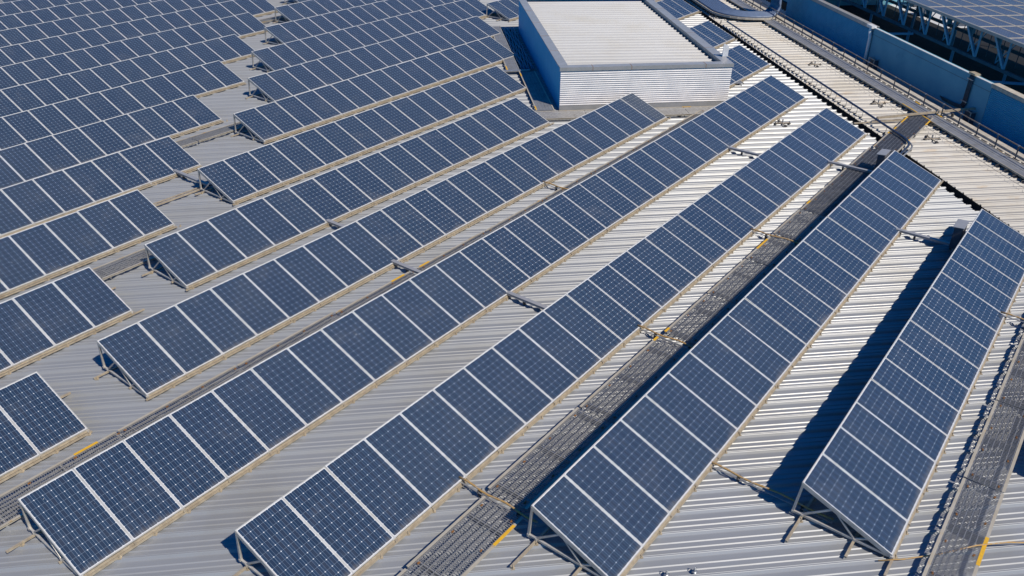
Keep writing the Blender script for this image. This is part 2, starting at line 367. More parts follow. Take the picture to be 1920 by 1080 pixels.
for k, (xe, y, n) in enumerate(LEFT):
    lab = 'solar panel row of the left field, the %s counted from the bottom left' % ORD[k+1]
    if k > 7: lab = 'distant solar panel row at top left, the %s of the left field from the bottom' % ORD[k+1]
    solar_row(xe-n*1.01, y, n, lab, 'solar rows of the left field', detail=2 if k < 3 else (1 if k < 5 else 0), endx=(.45 if k < 2 else .2, .03, .30 if k == 1 else .05), slope=True)
for x, y, n, lab in ((43.75-5*1.01, 22.55, 5, 'short group of blue solar panels right of the roof building, nearest its front corner'),
                     (47.72-5*1.01, 26.25, 5, 'short group of blue solar panels between roof building and gutter, second from the front'),
                     (52.9-6*1.01, 31.05, 6, 'short solar panel group right of the roof building, cut by the top edge'),
                     (56.7-6*1.01, 34.8, 6, 'farthest short group of blue solar panels right of the roof building'),
                     (43.2, 38.97, 14, 'row of blue solar panels starting behind the left corner of the roof building')):
    solar_row(x, y, n, lab, 'short solar groups around the roof building', detail=1)

# ---------------------------------------------------------------- walkways
def grating_mesh(ln, wd, pitch=.046, rung=.012, nl=7):
    g_ = MB()
    for i in range(nl):
        y = .03+(wd-.06)*i/(nl-1); g_.box(0, ln, y-.006, y+.006, -.022, .003)
    k = int(ln/pitch)
    for i in range(k+1):
        x = min(i*pitch, ln-rung); g_.box(x, x+rung, .01, wd-.01, -.014, -.002 if i % 2 else -.0005)
    return g_
def walkway(x0, y0, rz, secs, wd, z, label, mat='grate', yellow=(), group='steel mesh walkways on the main roof', pitch=.046, clip=True, nl=7, ang='angle'):
    """secs: list of (start, end, sideways shift)"""
    t = thing('mesh_walkway', label, 'walkway', (x0, y0, z), rz, group); j = 0
    for a, b, sh in secs:
        o = grating_mesh(b-a, wd, pitch, nl=nl).build('grating', M[mat], t); o.location = (a, sh, 0)
        for s, yy in ((0, -.012), (1, wd+.012)):
            m_ = MB(); m_.box(0, b-a, yy-.028, yy+.028, .002, .008); m_.box(0, b-a, yy-.003 if s else yy-.003, yy+.003, -.05, .002)
            o = m_.build('edge_angle', M[ang], t); o.location = (a, sh, 0)
        for q in range(int((b-a)/.9)+1):
            if not clip: break
            for yy in (.09, wd-.09):
                j += 1
                if j > 90: break
                c = inst('grating_clip', CLIP, t, (a+.15+q*.9+random.uniform(-.05, .05), sh+yy, .004), random.uniform(-.4, .4))
        q = a+.3
        while q < b:
            m_ = MB(); m_.box(-.02, .02, .02, wd-.02, -.10, -.05) if False else None
            q += 1.4
    for x_, side, ln in yellow:
        a_, b_, sh = [s_ for s_ in secs if s_[0]-.01 <= x_ <= s_[1]+.01][0]
        m_ = MB(); yy = sh+(-.012 if side == 0 else wd+.012); m_.box(x_, min(x_+ln, b_), yy-.032, yy+.032, .009, .013); m_.build('yellow_mark', M['yellow'], t)
    # feet on the ribs
    for a, b, sh in secs:
        q = a+.25
        while q < b: ft = MB(); ft.box(q-.02, q+.02, sh+.02, sh+wd-.02, -z+.008, -.031); ft.build('cross_bearer', M['galv'], t); q += 1.4
    return t
cp = MB(); cp.box(-.03, .03, -.016, .016, 0, .014); cp.tube([(0, 0, .01), (0, 0, .03)], .010, 6)
CLIP = cp.mesh('grating_clip'); CLIP.materials.append(M['rust'])
walkway(0, 13.92, 0, [(6.6, 8.95, -.02), (9.0, 11.14, 0), (11.36, 14.5, .08), (14.55, 18.06, .06), (18.38, 20.74, .03), (20.80, 23.28, .03), (23.34, 25.34, .03), (25.42, 27.6, .04)], .87, .13,
        'long steel mesh walkway with yellow tips between second and third solar rows from the right', yellow=((17.85, 1, .21), (18.38, 1, .22), (24.1, 1, .8), (10.3, 0, .6)), pitch=.050)
walkway(0, 13.92, 0, [(27.66, 30.2, .02), (30.26, 32.6, .02), (32.66, 34.9, 0)], .87, .13, 'dark far stretch of mesh walkway between second and third solar rows, before the gutter', 'grated',
        yellow=((28.2, 1, .3),), clip=True)
walkway(0, 13.92, 0, [(34.96, 37.3, -.1), (37.36, 40.1, -.15)], .87, .16, 'dark yellow-edged footbridge of boards crossing the gutter to the side roof', 'grated',
        yellow=((36.9, 1, .3), (37.6, 1, .3), (38.6, 1, 1.4), (36.4, 0, .3), (38.9, 0, .7)), clip=True, pitch=.04)
walkway(0, 6.94, 0, [(8.0, 10.9, 0), (10.95, 14.2, 0), (14.25, 17.3, 0), (17.35, 20.4, 0), (20.45, 23.5, 0), (23.55, 26.6, 0)], .66, .20,
        'steel mesh walkway along the right edge, beside the rightmost complete solar row', yellow=((14.0, 1, 1.0), (15.1, 0, .8)))
walkway(0, 21.22, 0, [(2.0, 4.9, .02), (4.95, 7.8, .08), (7.85, 10.8, .08), (10.85, 13.8, .06), (13.85, 16.6, .0), (16.9, 19.9, -.03), (19.95, 22.9, -.05), (22.95, 25.9, -.05), (25.95, 28.9, -.05), (28.95, 31.9, -.05), (31.95, 34.8, -.02)], .78, .13,
        'mesh walkway with ochre edge between fourth and fifth solar rows, leaving the left edge', yellow=((6.9, 1, .5), (15.9, 1, .5), (17.0, 1, .4)))
walkway(0, 28.42, 0, [(9.6, 11, 0), (11.05, 14, 0), (14.05, 17, 0), (17.05, 20, 0), (20.05, 23, 0), (23.05, 26, 0), (26.05, 29, 0)], .68, .13, 'mesh walkway glimpsed in the gap between left and middle fields, nearer one', clip=False)
walkway(0, 35.62, 0, [(16.05, 19, 0), (19.05, 22, 0), (22.05, 25, 0), (25.05, 28, 0), (28.05, 31, 0), (31.05, 34, 0), (34.05, 37, 0)], .60, .13, 'mesh walkway glimpsed in the gap between left and middle fields, middle one', clip=False)
walkway(0, 49.95, 0, [(31.05, 34, 0), (34.05, 37, 0), (37.05, 40, 0), (40.05, 43, 0)], .60, .13, 'mesh walkway glimpsed in the gap between left and middle fields, farthest one', clip=False)

def uwalk(u0, u1, v0, v1, z, label, mat, secs, yel=(), name='mesh_walkway', pitch=.06, nl=6, along='u'):
    t = thing(name, label, 'walkway', W(u0, v0, 0), 0, 'walkways around the roof building')
    wd = v1-v0
    o = thing_loc = None
    if along == 'u': org, rz, ln, wid = W(u0, v1, z), AB, u1-u0, v1-v0
    else: org, rz, ln, wid = W(u0, v0, z), AB-PI/2, v1-v0, u1-u0
    t.location = org; t.rotation_euler = (0, 0, rz)
    for i in range(secs):
        a, b = ln*i/secs+.02, ln*(i+1)/secs-.02
        o = grating_mesh(b-a, wid, pitch, rung=pitch*.6, nl=nl).build('grating', M[mat], t); o.location = (a, 0, 0)
    for yy in (-.01, wid+.01):
        m_ = MB(); m_.box(0, ln, yy-.025, yy+.025, .002, .008); m_.box(0, ln, yy-.003, yy+.003, -.05, .002); m_.build('edge_angle', M['angle'], t)
    for a, s, l_ in yel:
        yy = -.01 if s == 0 else wid+.01
        m_ = MB(); m_.box(a, a+l_, yy-.03, yy+.03, .009, .014); m_.build('yellow_mark', M['yellow'], t)
    q = .3
    while q < ln: ft = MB(); ft.box(q-.02, q+.02, .02, wid-.02, -z+.008, -.031); ft.build('cross_bearer', M['galv'], t); q += 1.5
    return t
uwalk(40.9, 46.9, 1.48, 2.22, .13, 'mesh walkway along the shaded side of the roof building, front section', 'galvd', 3, ((.1, 1, .5), (5.2, 1, .5)))
uwalk(47.1, 56.5, .92, 1.50, .13, 'mesh walkway along the shaded side of the roof building, rear section', 'galvd', 4, ((.0, 1, .8), (4.6, 1, .4)))
uwalk(39.85, 40.78, 1.3, 12.4, .13, 'mesh walkway across the front of the roof building', 'galv2', 5, ((6.6, 1, .4),), along='v')
uwalk(44.0, 47.0, 11.3, 11.9, .13, 'short mesh walkway right of the roof building', 'galvd', 1)

# ---------------------------------------------------------------- plank walkway on the side roof with its handrail
t = thing('plank_walkway', 'grey plank walkway with rusty edge on the side roof, along the handrail', 'walkway', W(40, 17.85, 0))
inv_t = Matrix.Translation(-Vector(W(40, 17.85, 0)))
def part(mb, name, mat, root, smooth=False):
    o = mb.build(name, mat, root, smooth); o.matrix_parent_inverse = Matrix.Translation(-root.location); return o
for k in range(-6, 18):
    u0 = 30+k*2.6
    m_ = MB(); wv = .69/4
    for q in range(4): m_.ubox(u0, u0+2.57, 17.90+q*wv, 17.90+(q+1)*wv-.012, .125, .15-.004*(q % 2))
    part(m_, 'plank', M['galvd'], t)
m_ = MB(); m_.ubox(14, 92, 17.86, 17.892, .09, .158); part(m_, 'edge_angle', M['angle'], t)
m_ = MB(); m_.ubox(14, 92, 18.60, 18.63, .09, .154); part(m_, 'edge_angle', M['angle'], t)
q = 14.3
while q < 92: m_ = MB(); m_.ubox(q-.02, q+.02, 17.9, 18.6, .01, .122); part(m_, 'cross_bearer', M['strap'], t); q += 1.0
for a, b in ((39.3, 39.9), (41.0, 41.4)):
    m_ = MB(); m_.ubox(a-.9, b-.9, 18.58, 18.65, .156, .162); part(m_, 'yellow_mark', M['yellow'], t)
m_ = MB(); m_.ubox(38.0, 40.3, 17.85, 17.90, .160, .166); part(m_, 'yellow_mark', M['yellow'], t)
# dark loops on each rib, shaped as walkway bracket plus its cast shadow
lb = MB()
pts_ = [(.0, 0, .012), (-.12, 0, .014), (-.20, .035, .03), (-.20, .10, .05), (-.12, .13, .06), (0.02, .13, .08)]
lb.tube(pts_, .016, 6); LOOP = lb.mesh('bracket_shadow_loop', True); LOOP.materials.append(M['strap'])
k = 0
for i in range(22*2):
    u = RIB0-.028+.5*(60+i)
    if u > 56.2: break
    o = inst('bracket_shadow_loop', LOOP, t); o.matrix_parent_inverse = Matrix.Translation(-t.location)
    o.location = W(u, 17.86, .012); o.rotation_euler = (0, 0, AB-PI/2+PI/2-PI/2)
    k += 1

h = thing('handrail', 'low brown handrail on dark posts beside the plank walkway, before the blue wall', 'handrail', W(40, 18.66, 0))
posts = [50.27-1.288*k for k in range(-14, 9)]+[38.55-1.24*k for k in range(0, 16)]
for u in posts:
    m_ = MB(); m_.tube([W(u, 18.67, .03), W(u, 18.67, .655)], .026, 8); m_.ubox(u-.05, u+.05, 18.64, 18.72, .02, .035); part(m_, 'post', M['dark'], h)
m_ = MB(); m_.tube([W(19.5, 18.67, .665), W(68.6, 18.67, .665)], .024, 8); part(m_, 'top_rail', M['railrust'], h)
for u in posts:
    m_ = MB(); m_.tube([W(u-.04, 18.67, .665), W(u+.04, 18.67, .665)], .033, 8); part(m_, 'rail_joint', M['galv'], h)

# ---------------------------------------------------------------- steel pipe above the side roof on stands with dark shadow loops
p = thing('steel_pipe', 'dark shiny pipe on stands with shadow loops along the side roof, bending near the footbridge', 'pipe', W(45, 15.45, 0))
def arc(a, b, c, n=8):      # quadratic bend
    a, b, c = Vector(a), Vector(b), Vector(c); return [a*(1-t_)**2+b*2*t_*(1-t_)+c*t_*t_ for t_ in [i/n for i in range(n+1)]]
path = [W(56.0, 15.30, .26)]+[W(56-1.0*i, 15.30+.009*i, .26) for i in range(1, 20)]+arc(W(36.2, 15.50, .26), W(35.35, 15.52, .26), W(34.95, 15.1, .25))+[W(34.35, 14.5, .22), W(33.6, 13.75, .18)]
m_ = MB(); m_.tube(path, .045, 10); part(m_, 'pipe_run', M['pipe'], p, True)
path2 = [W(37.2, 15.60, .20)]+arc(W(36.4, 15.60, .20), W(35.2, 15.62, .20), W(34.8, 15.15, .20))+[W(34.2, 14.5, .17), W(33.5, 13.8, .14)]
m_ = MB(); m_.tube(path2, .03, 8); part(m_, 'pipe_run', M['galv'], p, True)
st = MB(); st.tube([(0, 0, .23), (-.01, 0, .03)], .010, 6); st.tube([(-.03, -.04, .012), (-.10, -.05, .012), (-.16, -.01, .012), (-.17, .05, .012), (-.12, .09, .012)], .020, 6)  # upright rod, plus a flat dark loop standing for clamp and shadow
STAND = st.mesh('stand_and_shadow_loop', True); STAND.materials.append(M['strap'])
for i in range(42):
    u = RIB0-.028+.5*(70+i)
    if u > 55.6 : break
    if 37.2 < u < 38.9: continue
    o = inst('stand_and_shadow_loop', STAND, p); o.matrix_parent_inverse = Matrix.Translation(-p.location); o.location = W(u, 15.42-.004*(u-40), .01); o.rotation_euler = (0, 0, AB-PI/2)

# pale beam crossing side roof, walkway and gap to the wall
b = thing('cable_duct', 'pale square cable duct crossing the side roof and plank walkway towards the wall', 'cable duct', W(38.7, 17, 0))
m_ = MB(); m_.beam(W(38.45, 15.7, .20), W(38.85, 20.36, .34), .09, .08); part(m_, 'duct', M['cap2'] if 'cap2' in M else M['rail'], b)
m_ = MB(); m_.beam(W(38.25, 14.6, .06), W(38.45, 17.6, .10), .06, .05); part(m_, 'duct', M['rail'], b)
for v in (15.8, 17.2, 18.0, 19.2):
    m_ = MB(); m_.ubox(38.5, 38.62, v-.03, v+.03, .02, .17+.02*(v-15.7)); part(m_, 'duct_stand', M['strap'], b)

# ---------------------------------------------------------------- broad cable tray turning from the side roof up the wall
ct = thing('cable_tray', 'wide blue-grey ribbed cable tray that curves across the side roof and climbs at the top', 'cable tray', W(57, 16, 0))
NC = 9
def traypath(off, z):
    # off 0 (inner) .. 1.4 (outer): comes down along u at v = 16.7-off, turns, then runs along +v and up
    vi, ui = 16.72-off, 58.1-off*.98
    r_ = .95
    pts = [W(92, vi, z), W(75, vi, z), W(62, vi, z)]
    cx, cv = 58.1+r_, 16.72+r_
    R_ = r_+off
    for i in range(9):
        a = (PI/2)*i/8; pts.append(W(cx-R_*math.sin(a), cv-R_*math.cos(a), z))
    # order is u-run first (angle 0 -> v low), ends at u low
    pts += [W(cx-R_, 18.2, z)]
    for i in range(1, 7):
        a = (PI/2)*i/6; pts.append(W(cx-R_+.4*i/6, 18.3+.72*math.sin(a), z+.72*(1-math.cos(a))))
    pts += [W(cx-R_+.6, 19.03, 2.0), W(cx-R_+.8, 19.03, 4.6)]
    return pts
for i in range(NC):
    m_ = MB(); m_.tube(traypath(.06+i*.155, .30), .084, 8); part(m_, 'cable', M['cable'], ct, True)
m_ = MB()
for off in (-.06, 1.46):
    pp = traypath(off, .22)
    for a_, b_ in zip(pp[:-8], pp[1:-7]): m_.beam(a_, b_, .05, .12)
part(m_, 'tray_side', M['curb'], ct)
m_ = MB(); pi_, po_ = traypath(0, .20), traypath(1.4, .20)
for i in range(len(pi_)-8): m_.quad(pi_[i], pi_[i+1], po_[i+1], po_[i])
part(m_, 'tray_base', M['galvd'], ct)
m_ = MB(); q = 56.8
m_.tube([W(56.6, 15.15, .02), W(56.6, 15.15, .2)], .03, 6)
while q < 75:
    m_.tube([W(q+1.2, 15.28, .0), W(q+1.2, 15.28, .18)], .03, 6); m_.tube([W(q+1.2, 16.8, .0), W(q+1.2, 16.8, .18)], .03, 6); q += .5
part(m_, 'tray_stand', M['strap'], ct)

# ---------------------------------------------------------------- wall beyond the side roof
VW = 20.40; ZT = 1.58
bw = thing('side_building', 'higher building beyond the handrail with shaded wall of ribbed cladding and plain render', 'building', W(45, VW, 0))
def hribs(mb, u0, u1, v, z0, z1, pitch, d=.022):
    z = z0; out = -1
    while z < z1-pitch:
        for (za, da, zb, db) in ((0, 0, .3, d), (.3, d, .55, d), (.55, d, .8, 0), (.8, 0, 1.0, 0)):
            mb.quad(W(u0, v-da, z+za*pitch), W(u1, v-da, z+za*pitch), W(u1, v-db, z+zb*pitch), W(u0, v-db, z+zb*pitch))
        z += pitch
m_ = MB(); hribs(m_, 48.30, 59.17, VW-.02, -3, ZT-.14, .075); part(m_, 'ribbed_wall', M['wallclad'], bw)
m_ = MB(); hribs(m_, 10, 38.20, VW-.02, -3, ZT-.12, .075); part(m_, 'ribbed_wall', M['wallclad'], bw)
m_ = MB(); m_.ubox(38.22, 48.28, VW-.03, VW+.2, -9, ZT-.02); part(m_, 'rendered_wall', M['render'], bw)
m_ = MB(); m_.ubox(38.23, 48.27, VW-.034, VW-.031, ZT-.34, ZT-.325); part(m_, 'wall_joint', M['strap'], bw)
m_ = MB(); m_.ubox(48.30, 59.17, VW, VW+.2, -9, ZT+.02); m_.ubox(10, 38.2, VW, VW+.2, -9, ZT); part(m_, 'backing_wall', M['void'], bw)
m_ = MB(); m_.ubox(48.24, 59.2, VW-.06, VW+.24, ZT+.021, ZT+.05); m_.ubox(48.24, 59.2, VW-.062, VW-.045, ZT-.13, ZT+.02); part(m_, 'parapet_cap', M['cap'], bw)
m_ = MB(); m_.ubox(38.2, 48.3, VW-.045, VW+.06, ZT-.018, ZT+.012); part(m_, 'parapet_cap', M['white'], bw)
m_ = MB(); m_.ubox(10, 38.24, VW-.06, VW+.28, ZT+.003, ZT+.035); m_.ubox(10, 38.24, VW-.062, VW-.045, ZT-.13, ZT+.001); part(m_, 'parapet_cap', M['curb'], bw)
m_ = MB(); m_.ubox(10, 95, VW+.2, 27.2, -9, .45); part(m_, 'roof_deck', M['void'], bw)  # deck coloured black as canopy shade
m_ = MB(); m_.ubox(52.5, 95, 27.21, 60, -9, .46); part(m_, 'roof_deck', M['white'], bw)  # same deck coloured white to read as its sunlit stretch
m_ = MB(); m_.ubox(10, 52.49, 27.21, 60, -9, .44); part(m_, 'roof_deck', M['void'], bw)  # rest of the deck kept as black as the shaded part
for i in range(16): m_ = MB(); m_.ubox(52.8+i*1.3, 53.3+i*1.3, 28.2+.9*math.sin(i*2.3), 28.9+.9*math.sin(i*2.3), .461, 1.3); part(m_, 'roof_unit', M['cabinet'], bw)
m_ = MB(); m_.ubox(58.97, 59.17, VW, 50, .451, 1.62); part(m_, 'end_wall', M['render'], bw)
# lit mono-pitch part beyond the ribbed wall, sheets running up the slope
lw = MB()
q = 59.22; n = 0
while q < 95:
    for a_, z_ in ((0, 0), (.10, .045), (.17, .045), (.27, 0)):
        for v_, zz in ((19.9, -1.3), (21.6, 1.8)): lw.v.append(tuple(W(q+a_, v_, zz+z_)))
    q += .34; n += 4
for i in range(n-1): lw.f.append((2*i, 2*i+2, 2*i+3, 2*i+1))
part(lw, 'sloping_sheet', M['roofbox'], bw)

dp = thing('downpipe', 'white downpipe on the shaded wall where ribbed cladding meets plain render', 'downpipe', W(48.3, VW-.1, 0))
m_ = MB(); m_.tube([W(48.45, VW-.02, ZT+.02), W(48.42, VW-.14, ZT-.02), W(48.38, VW-.16, ZT-.2), W(48.3, VW-.14, ZT-.5), W(48.25, VW-.14, -2.6)], .085, 10); part(m_, 'pipe', M['white'], dp, True)
m_ = MB(); m_.ubox(48.2, 48.75, VW-.22, VW+.05, ZT-.03, ZT+.10); part(m_, 'rainwater_head', M['white'], dp)
m_ = MB(); m_.ubox(48.1, 48.4, VW-.26, VW-.02, -.05, -.02); part(m_, 'pipe_bracket', M['galv'], dp)
CZ = .22
for (uu, lab) in ((47.35, 'open steel cabinet frame on the shaded wall beside the white downpipe'), (38.9, 'open steel cabinet frame on the shaded wall right of the dark conduits')):
    cf = thing('cabinet_frame', lab, 'cabinet', W(uu, VW-.2, 0), 0, 'cabinet frames on the wall')
    m_ = MB()
    for du in (-.28, .28):
        m_.beam(W(uu+du, VW-.32, -1.6), W(uu+du, VW-.32, CZ), .035, .035); m_.beam(W(uu+du, VW-.32, CZ), W(uu+du, VW-.03, CZ), .03, .03)
    m_.beam(W(uu-.28, VW-.32, CZ), W(uu+.28, VW-.32, CZ), .035, .035); m_.beam(W(uu-.28, VW-.32, -1.0), W(uu+.28, VW-.32, -1.0), .03, .03)
    part(m_, 'frame', M['galv'], cf)
    m_ = MB(); m_.ubox(uu-.22, uu+.22, VW-.26, VW-.04, -1.4, CZ-.06); part(m_, 'cabinet', M['cabinet'], cf)
cd = thing('conduit_bundle', 'dark bundle of conduits running down the plain rendered wall over the parapet', 'conduits', W(39.6, VW-.1, 0))
for i in range(4):
    uu = 39.45+i*.075
    m_ = MB(); m_.tube([W(uu, VW+.25, ZT+.02), W(uu, VW, ZT+.06), W(uu, VW-.09, ZT-.05), W(uu, VW-.09, .35), W(uu+.05, VW-.12, .15+.02*i), W(uu+.6, VW-.12, .05+.03*i), W(uu+1.6, VW-.12, .03+.03*i)], .03, 7); part(m_, 'conduit', M['dark'], cd, True)
for zs in (ZT-.2, .4): m_ = MB(); m_.ubox(39.38, 39.78, VW-.14, VW-.035, zs, zs+.04); part(m_, 'strap', M['galv'], cd)
m_ = MB(); m_.ubox(39.36, 39.8, VW-.12, VW+.14, ZT+.02, ZT+.10); part(m_, 'cover_flap', M['rail'], cd)
for i, (ua, va, ub, vb) in enumerate(((47.9, 20.7, 47.2, 21.95), (39.4, 20.7, 38.4, 21.95))):
    m_ = MB(); m_.beam(W(ua, va, 1.35), W(ub, vb, 1.5), .10, .10); m_.beam(W(ua, va, 1.35), W(ua, va, .45), .08, .08)
    o = m_.build('strut', M['truss']); tag(o, ('upper' if i == 0 else 'lower')+' blue strut bracing the canopy truss behind the parapet', 'strut', 'canopy struts')

# ---------------------------------------------------------------- canopy of panels on a truss behind the wall
cn = thing('solar_canopy', 'raised canopy of grey-blue solar panels on a blue steel truss at the top right', 'solar canopy', W(45, 22, 0))
VT = 22.0; ZB, ZC = 1.62, 2.98
for row, vv in enumerate((VT, VT+2.6, VT+5.2)):
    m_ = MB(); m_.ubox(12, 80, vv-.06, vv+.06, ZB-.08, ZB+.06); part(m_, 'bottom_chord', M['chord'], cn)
    m_ = MB(); m_.ubox(12, 80, vv-.05, vv+.05, ZC-.14, ZC-.06); part(m_, 'top_chord', M['truss'], cn)
    for k in range(-8 if row == 0 else -3, 8 if row == 0 else 4):
        u = 44.14+2.09*k
        m_ = MB(); m_.beam(W(u, vv, ZB+.06), W(u, vv, ZC-.14), .09, .09); part(m_, 'truss_post', M['truss'], cn)
        m_ = MB(); m_.beam(W(u+.02, vv, ZB+.06), W(u+1.08, vv, ZC-.14), .11, .11); part(m_, 'truss_diagonal', M['truss'], cn)
        if row == 0:
            m_ = MB(); m_.beam(W(u+1.60, vv+.9, ZB-.1), W(u+1.60, vv+.9, ZC-.14), .035, .035); part(m_, 'thin_post', M['chord'], cn)
            m_ = MB(); m_.beam(W(u+.5, vv+.9, ZB-.1), W(u+.5, vv+.9, ZC-.14), .035, .035); part(m_, 'thin_post', M['chord'], cn)
            m_ = MB(); m_.beam(W(u+1.05, vv+.3, ZB+.02), W(u+1.05, vv+.3, ZC-.14), .045, .045); part(m_, 'thin_post', M['truss'], cn)
            m_ = MB(); m_.beam(W(u+1.05, vv+.3, ZB+.02), W(u+.05, vv+.35, ZC-.14), .04, .04); part(m_, 'thin_brace', M['truss'], cn)
m_ = MB()
for u in range(20, 72, 4):
    for vv in (VT+.2, VT+2.8, VT+5.4): m_.beam(W(u, vv, .45), W(u, vv, ZB-.1), .12, .12)
part(m_, 'stub_columns', M['truss'], cn)
cw_, cl_ = .90, 2.09
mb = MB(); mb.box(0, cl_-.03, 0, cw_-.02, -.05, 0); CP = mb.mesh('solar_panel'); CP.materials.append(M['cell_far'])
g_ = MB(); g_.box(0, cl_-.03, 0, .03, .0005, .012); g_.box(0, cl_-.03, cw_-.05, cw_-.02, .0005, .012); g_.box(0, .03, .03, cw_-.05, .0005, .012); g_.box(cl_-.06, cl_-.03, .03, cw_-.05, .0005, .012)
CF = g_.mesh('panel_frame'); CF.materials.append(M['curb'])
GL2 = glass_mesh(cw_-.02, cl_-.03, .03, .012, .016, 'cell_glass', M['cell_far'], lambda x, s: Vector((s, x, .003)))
for i in range(11):
    for j in range(7):
        u = 44.14+2.09*(i-5)
        o = inst('solar_panel', CP, cn); o.matrix_parent_inverse = Matrix.Translation(-cn.location)
        o.location = W(u, VT-.25+cw_*(j+1), ZC+.055); o.rotation_euler = (0, 0, AB)
        inst('cell_glass', GL2, o); inst('panel_frame', CF, o)
m_ = MB()
for i in list(range(-7, 0))+list(range(11, 17)):
    for j in range(7):
        u = 44.14+2.09*(i-5); m_.ubox(u, u+2.06, VT-.25+cw_*j, VT-.27+cw_*(j+1), ZC, ZC+.05)
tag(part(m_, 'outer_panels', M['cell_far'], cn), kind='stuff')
m_ = MB(); m_.ubox(18.9, 70, VT-.30, VT-.26, ZC-.06, ZC+.07); part(m_, 'edge_trim', M['cap'], cn)

# ---------------------------------------------------------------- roof building (plant room)
U0, U1, V0, V1, ZH = 41.28, 55.6, 2.52, 10.12, 1.84
bx = thing('roof_building', 'flat corrugated roof building with silver ribbed front and smooth blue shaded side', 'building', W(U0, V0, 0))
m_ = MB(); z = .20
while z < ZH-.10:     # front face looks towards -u
    pz = .092
    for (za, da, zb, db) in ((0, 0, .12, .03), (.12, .03, .32, .032), (.32, .032, .78, .004), (.78, .004, 1.0, 0)):
        m_.quad(W(U0-da, V1, z+za*pz), W(U0-da, V0, z+za*pz), W(U0-db, V0, z+zb*pz), W(U0-db, V1, z+zb*pz))
    z += pz
part(m_, 'front_cladding', M['clad'], bx)
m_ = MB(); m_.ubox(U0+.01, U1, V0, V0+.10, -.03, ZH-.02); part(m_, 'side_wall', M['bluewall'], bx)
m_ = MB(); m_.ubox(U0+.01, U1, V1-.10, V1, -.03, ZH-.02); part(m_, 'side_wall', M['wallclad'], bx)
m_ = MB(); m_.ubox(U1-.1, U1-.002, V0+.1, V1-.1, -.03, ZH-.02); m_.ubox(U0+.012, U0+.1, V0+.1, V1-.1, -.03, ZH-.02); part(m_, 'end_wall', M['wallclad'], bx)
m_ = MB(); m_.ubox(U0-.045, U0+.005, V0-.01, V1+.01, -.02, .19); part(m_, 'base_flashing', M['cap'], bx)
CW = .36
m_ = MB(); m_.ubox(U0-.05, U0+.34, V0-.04, V1+.04, ZH, ZH+.035); m_.ubox(U0-.055, U0-.03, V0-.045, V1+.045, ZH-.12, ZH+.036); part(m_, 'parapet_cap', M['cap'], bx)
m_ = MB(); m_.ubox(U0+.345, U1-.3, V0-.05, V0+CW, ZH-.002, ZH+.033); part(m_, 'parapet_cap', M['cap'], bx)
m_ = MB(); m_.ubox(U0+.345, U1-.3, V1-CW-.02, V1+.05, ZH-.002, ZH+.033); m_.ubox(U0+.345, U1-.3, V1-CW, V1-CW+.02, ZH-.32, ZH-.003); part(m_, 'parapet_cap', M['cap'], bx)
m_ = MB(); m_.ubox(U1-.295, U1+.05, V0-.05, V1+.05, ZH, ZH+.035); part(m_, 'parapet_cap', M['cap'], bx)
m_ = MB(); m_.ubox(U0+.34, U0+.36, V0+CW, V1-CW-.02, ZH-.3, ZH-.002); part(m_, 'parapet_upstand', M['cap'], bx)
m_ = MB()
for uu in (44.0, 46.8, 49.6, 52.4): m_.ubox(uu, uu+.02, V0-.052, V0+CW+.002, ZH+.0335, ZH+.036); m_.ubox(uu, uu+.02, V1-CW-.022, V1+.052, ZH+.0335, ZH+.036)
for vv in (3.9, 5.6, 8.9): m_.ubox(U0-.058, U0+.335, vv, vv+.02, ZH+.0355, ZH+.038); m_.ubox(U0-.058, U0-.0552, vv, vv+.02, ZH-.12, ZH+.036)
part(m_, 'cap_joints', M['rust'], bx)
rs = ribbed(U0+.36, U1-.3, [V0+CW-.03, V1-CW-.10], lambda u, v: ZH-.13-.010*(v-V0), 'roof_sheet', M['roofbox'], 1.1); rs.parent = bx; rs.matrix_parent_inverse = Matrix.Translation(-bx.location)
m_ = MB(); m_.ubox(U0+.36, U1-.3, V0+.1, V1-CW, ZH-.40, ZH-.32); part(m_, 'box_gutter', M['gutter'], bx)
m_ = MB()
for i in range(5):
    vv = V1-.10+i*.05; m_.ubox(U0+1.05, U0+1.10+.05*(i % 2), vv, vv+.046, ZH+.036, ZH+.60-.02*i)
part(m_, 'upright_flashing', M['white'], bx)
m_ = MB(); m_.ubox(U0+1.04, U0+1.5, V1-.12, V1+.16, ZH+.037, ZH+.05); part(m_, 'flashing_foot', M['cap'], bx)

# cable bundle in the shade beside the building
cb = thing('cable_bundle', 'dark bundle of cables lying on supports in the shade beside the roof building', 'cable bundle', W(50, 1.8, 0))
for i in range(8):
    pts_ = []
    for k in range(15):
        u = 47.2+k*.62; pts_.append(W(u, 1.62+i*.085+.03*math.sin(k*1.7+i*2.1)+.02*math.sin(k*.6+i), .16+.02*math.sin(i*3+k*.9)))
    m_ = MB(); m_.tube(pts_, .036, 7); part(m_, 'cable', M['cable'], cb, True)
m_ = MB()
for k in range(16): m_.ubox(47.3+k*.56, 47.36+k*.56, 1.55, 2.42, .01, .115)
part(m_, 'cable_support', M['galv'], cb)
cc = MB(); cc.beam(W(46.98, .1, .14), W(46.98, 2.0, .16), .16, .06); tag(cc.build('cable_channel', M['galv']), 'grey cable channel crossing the walkway on the shaded side of the roof building', 'cable channel')

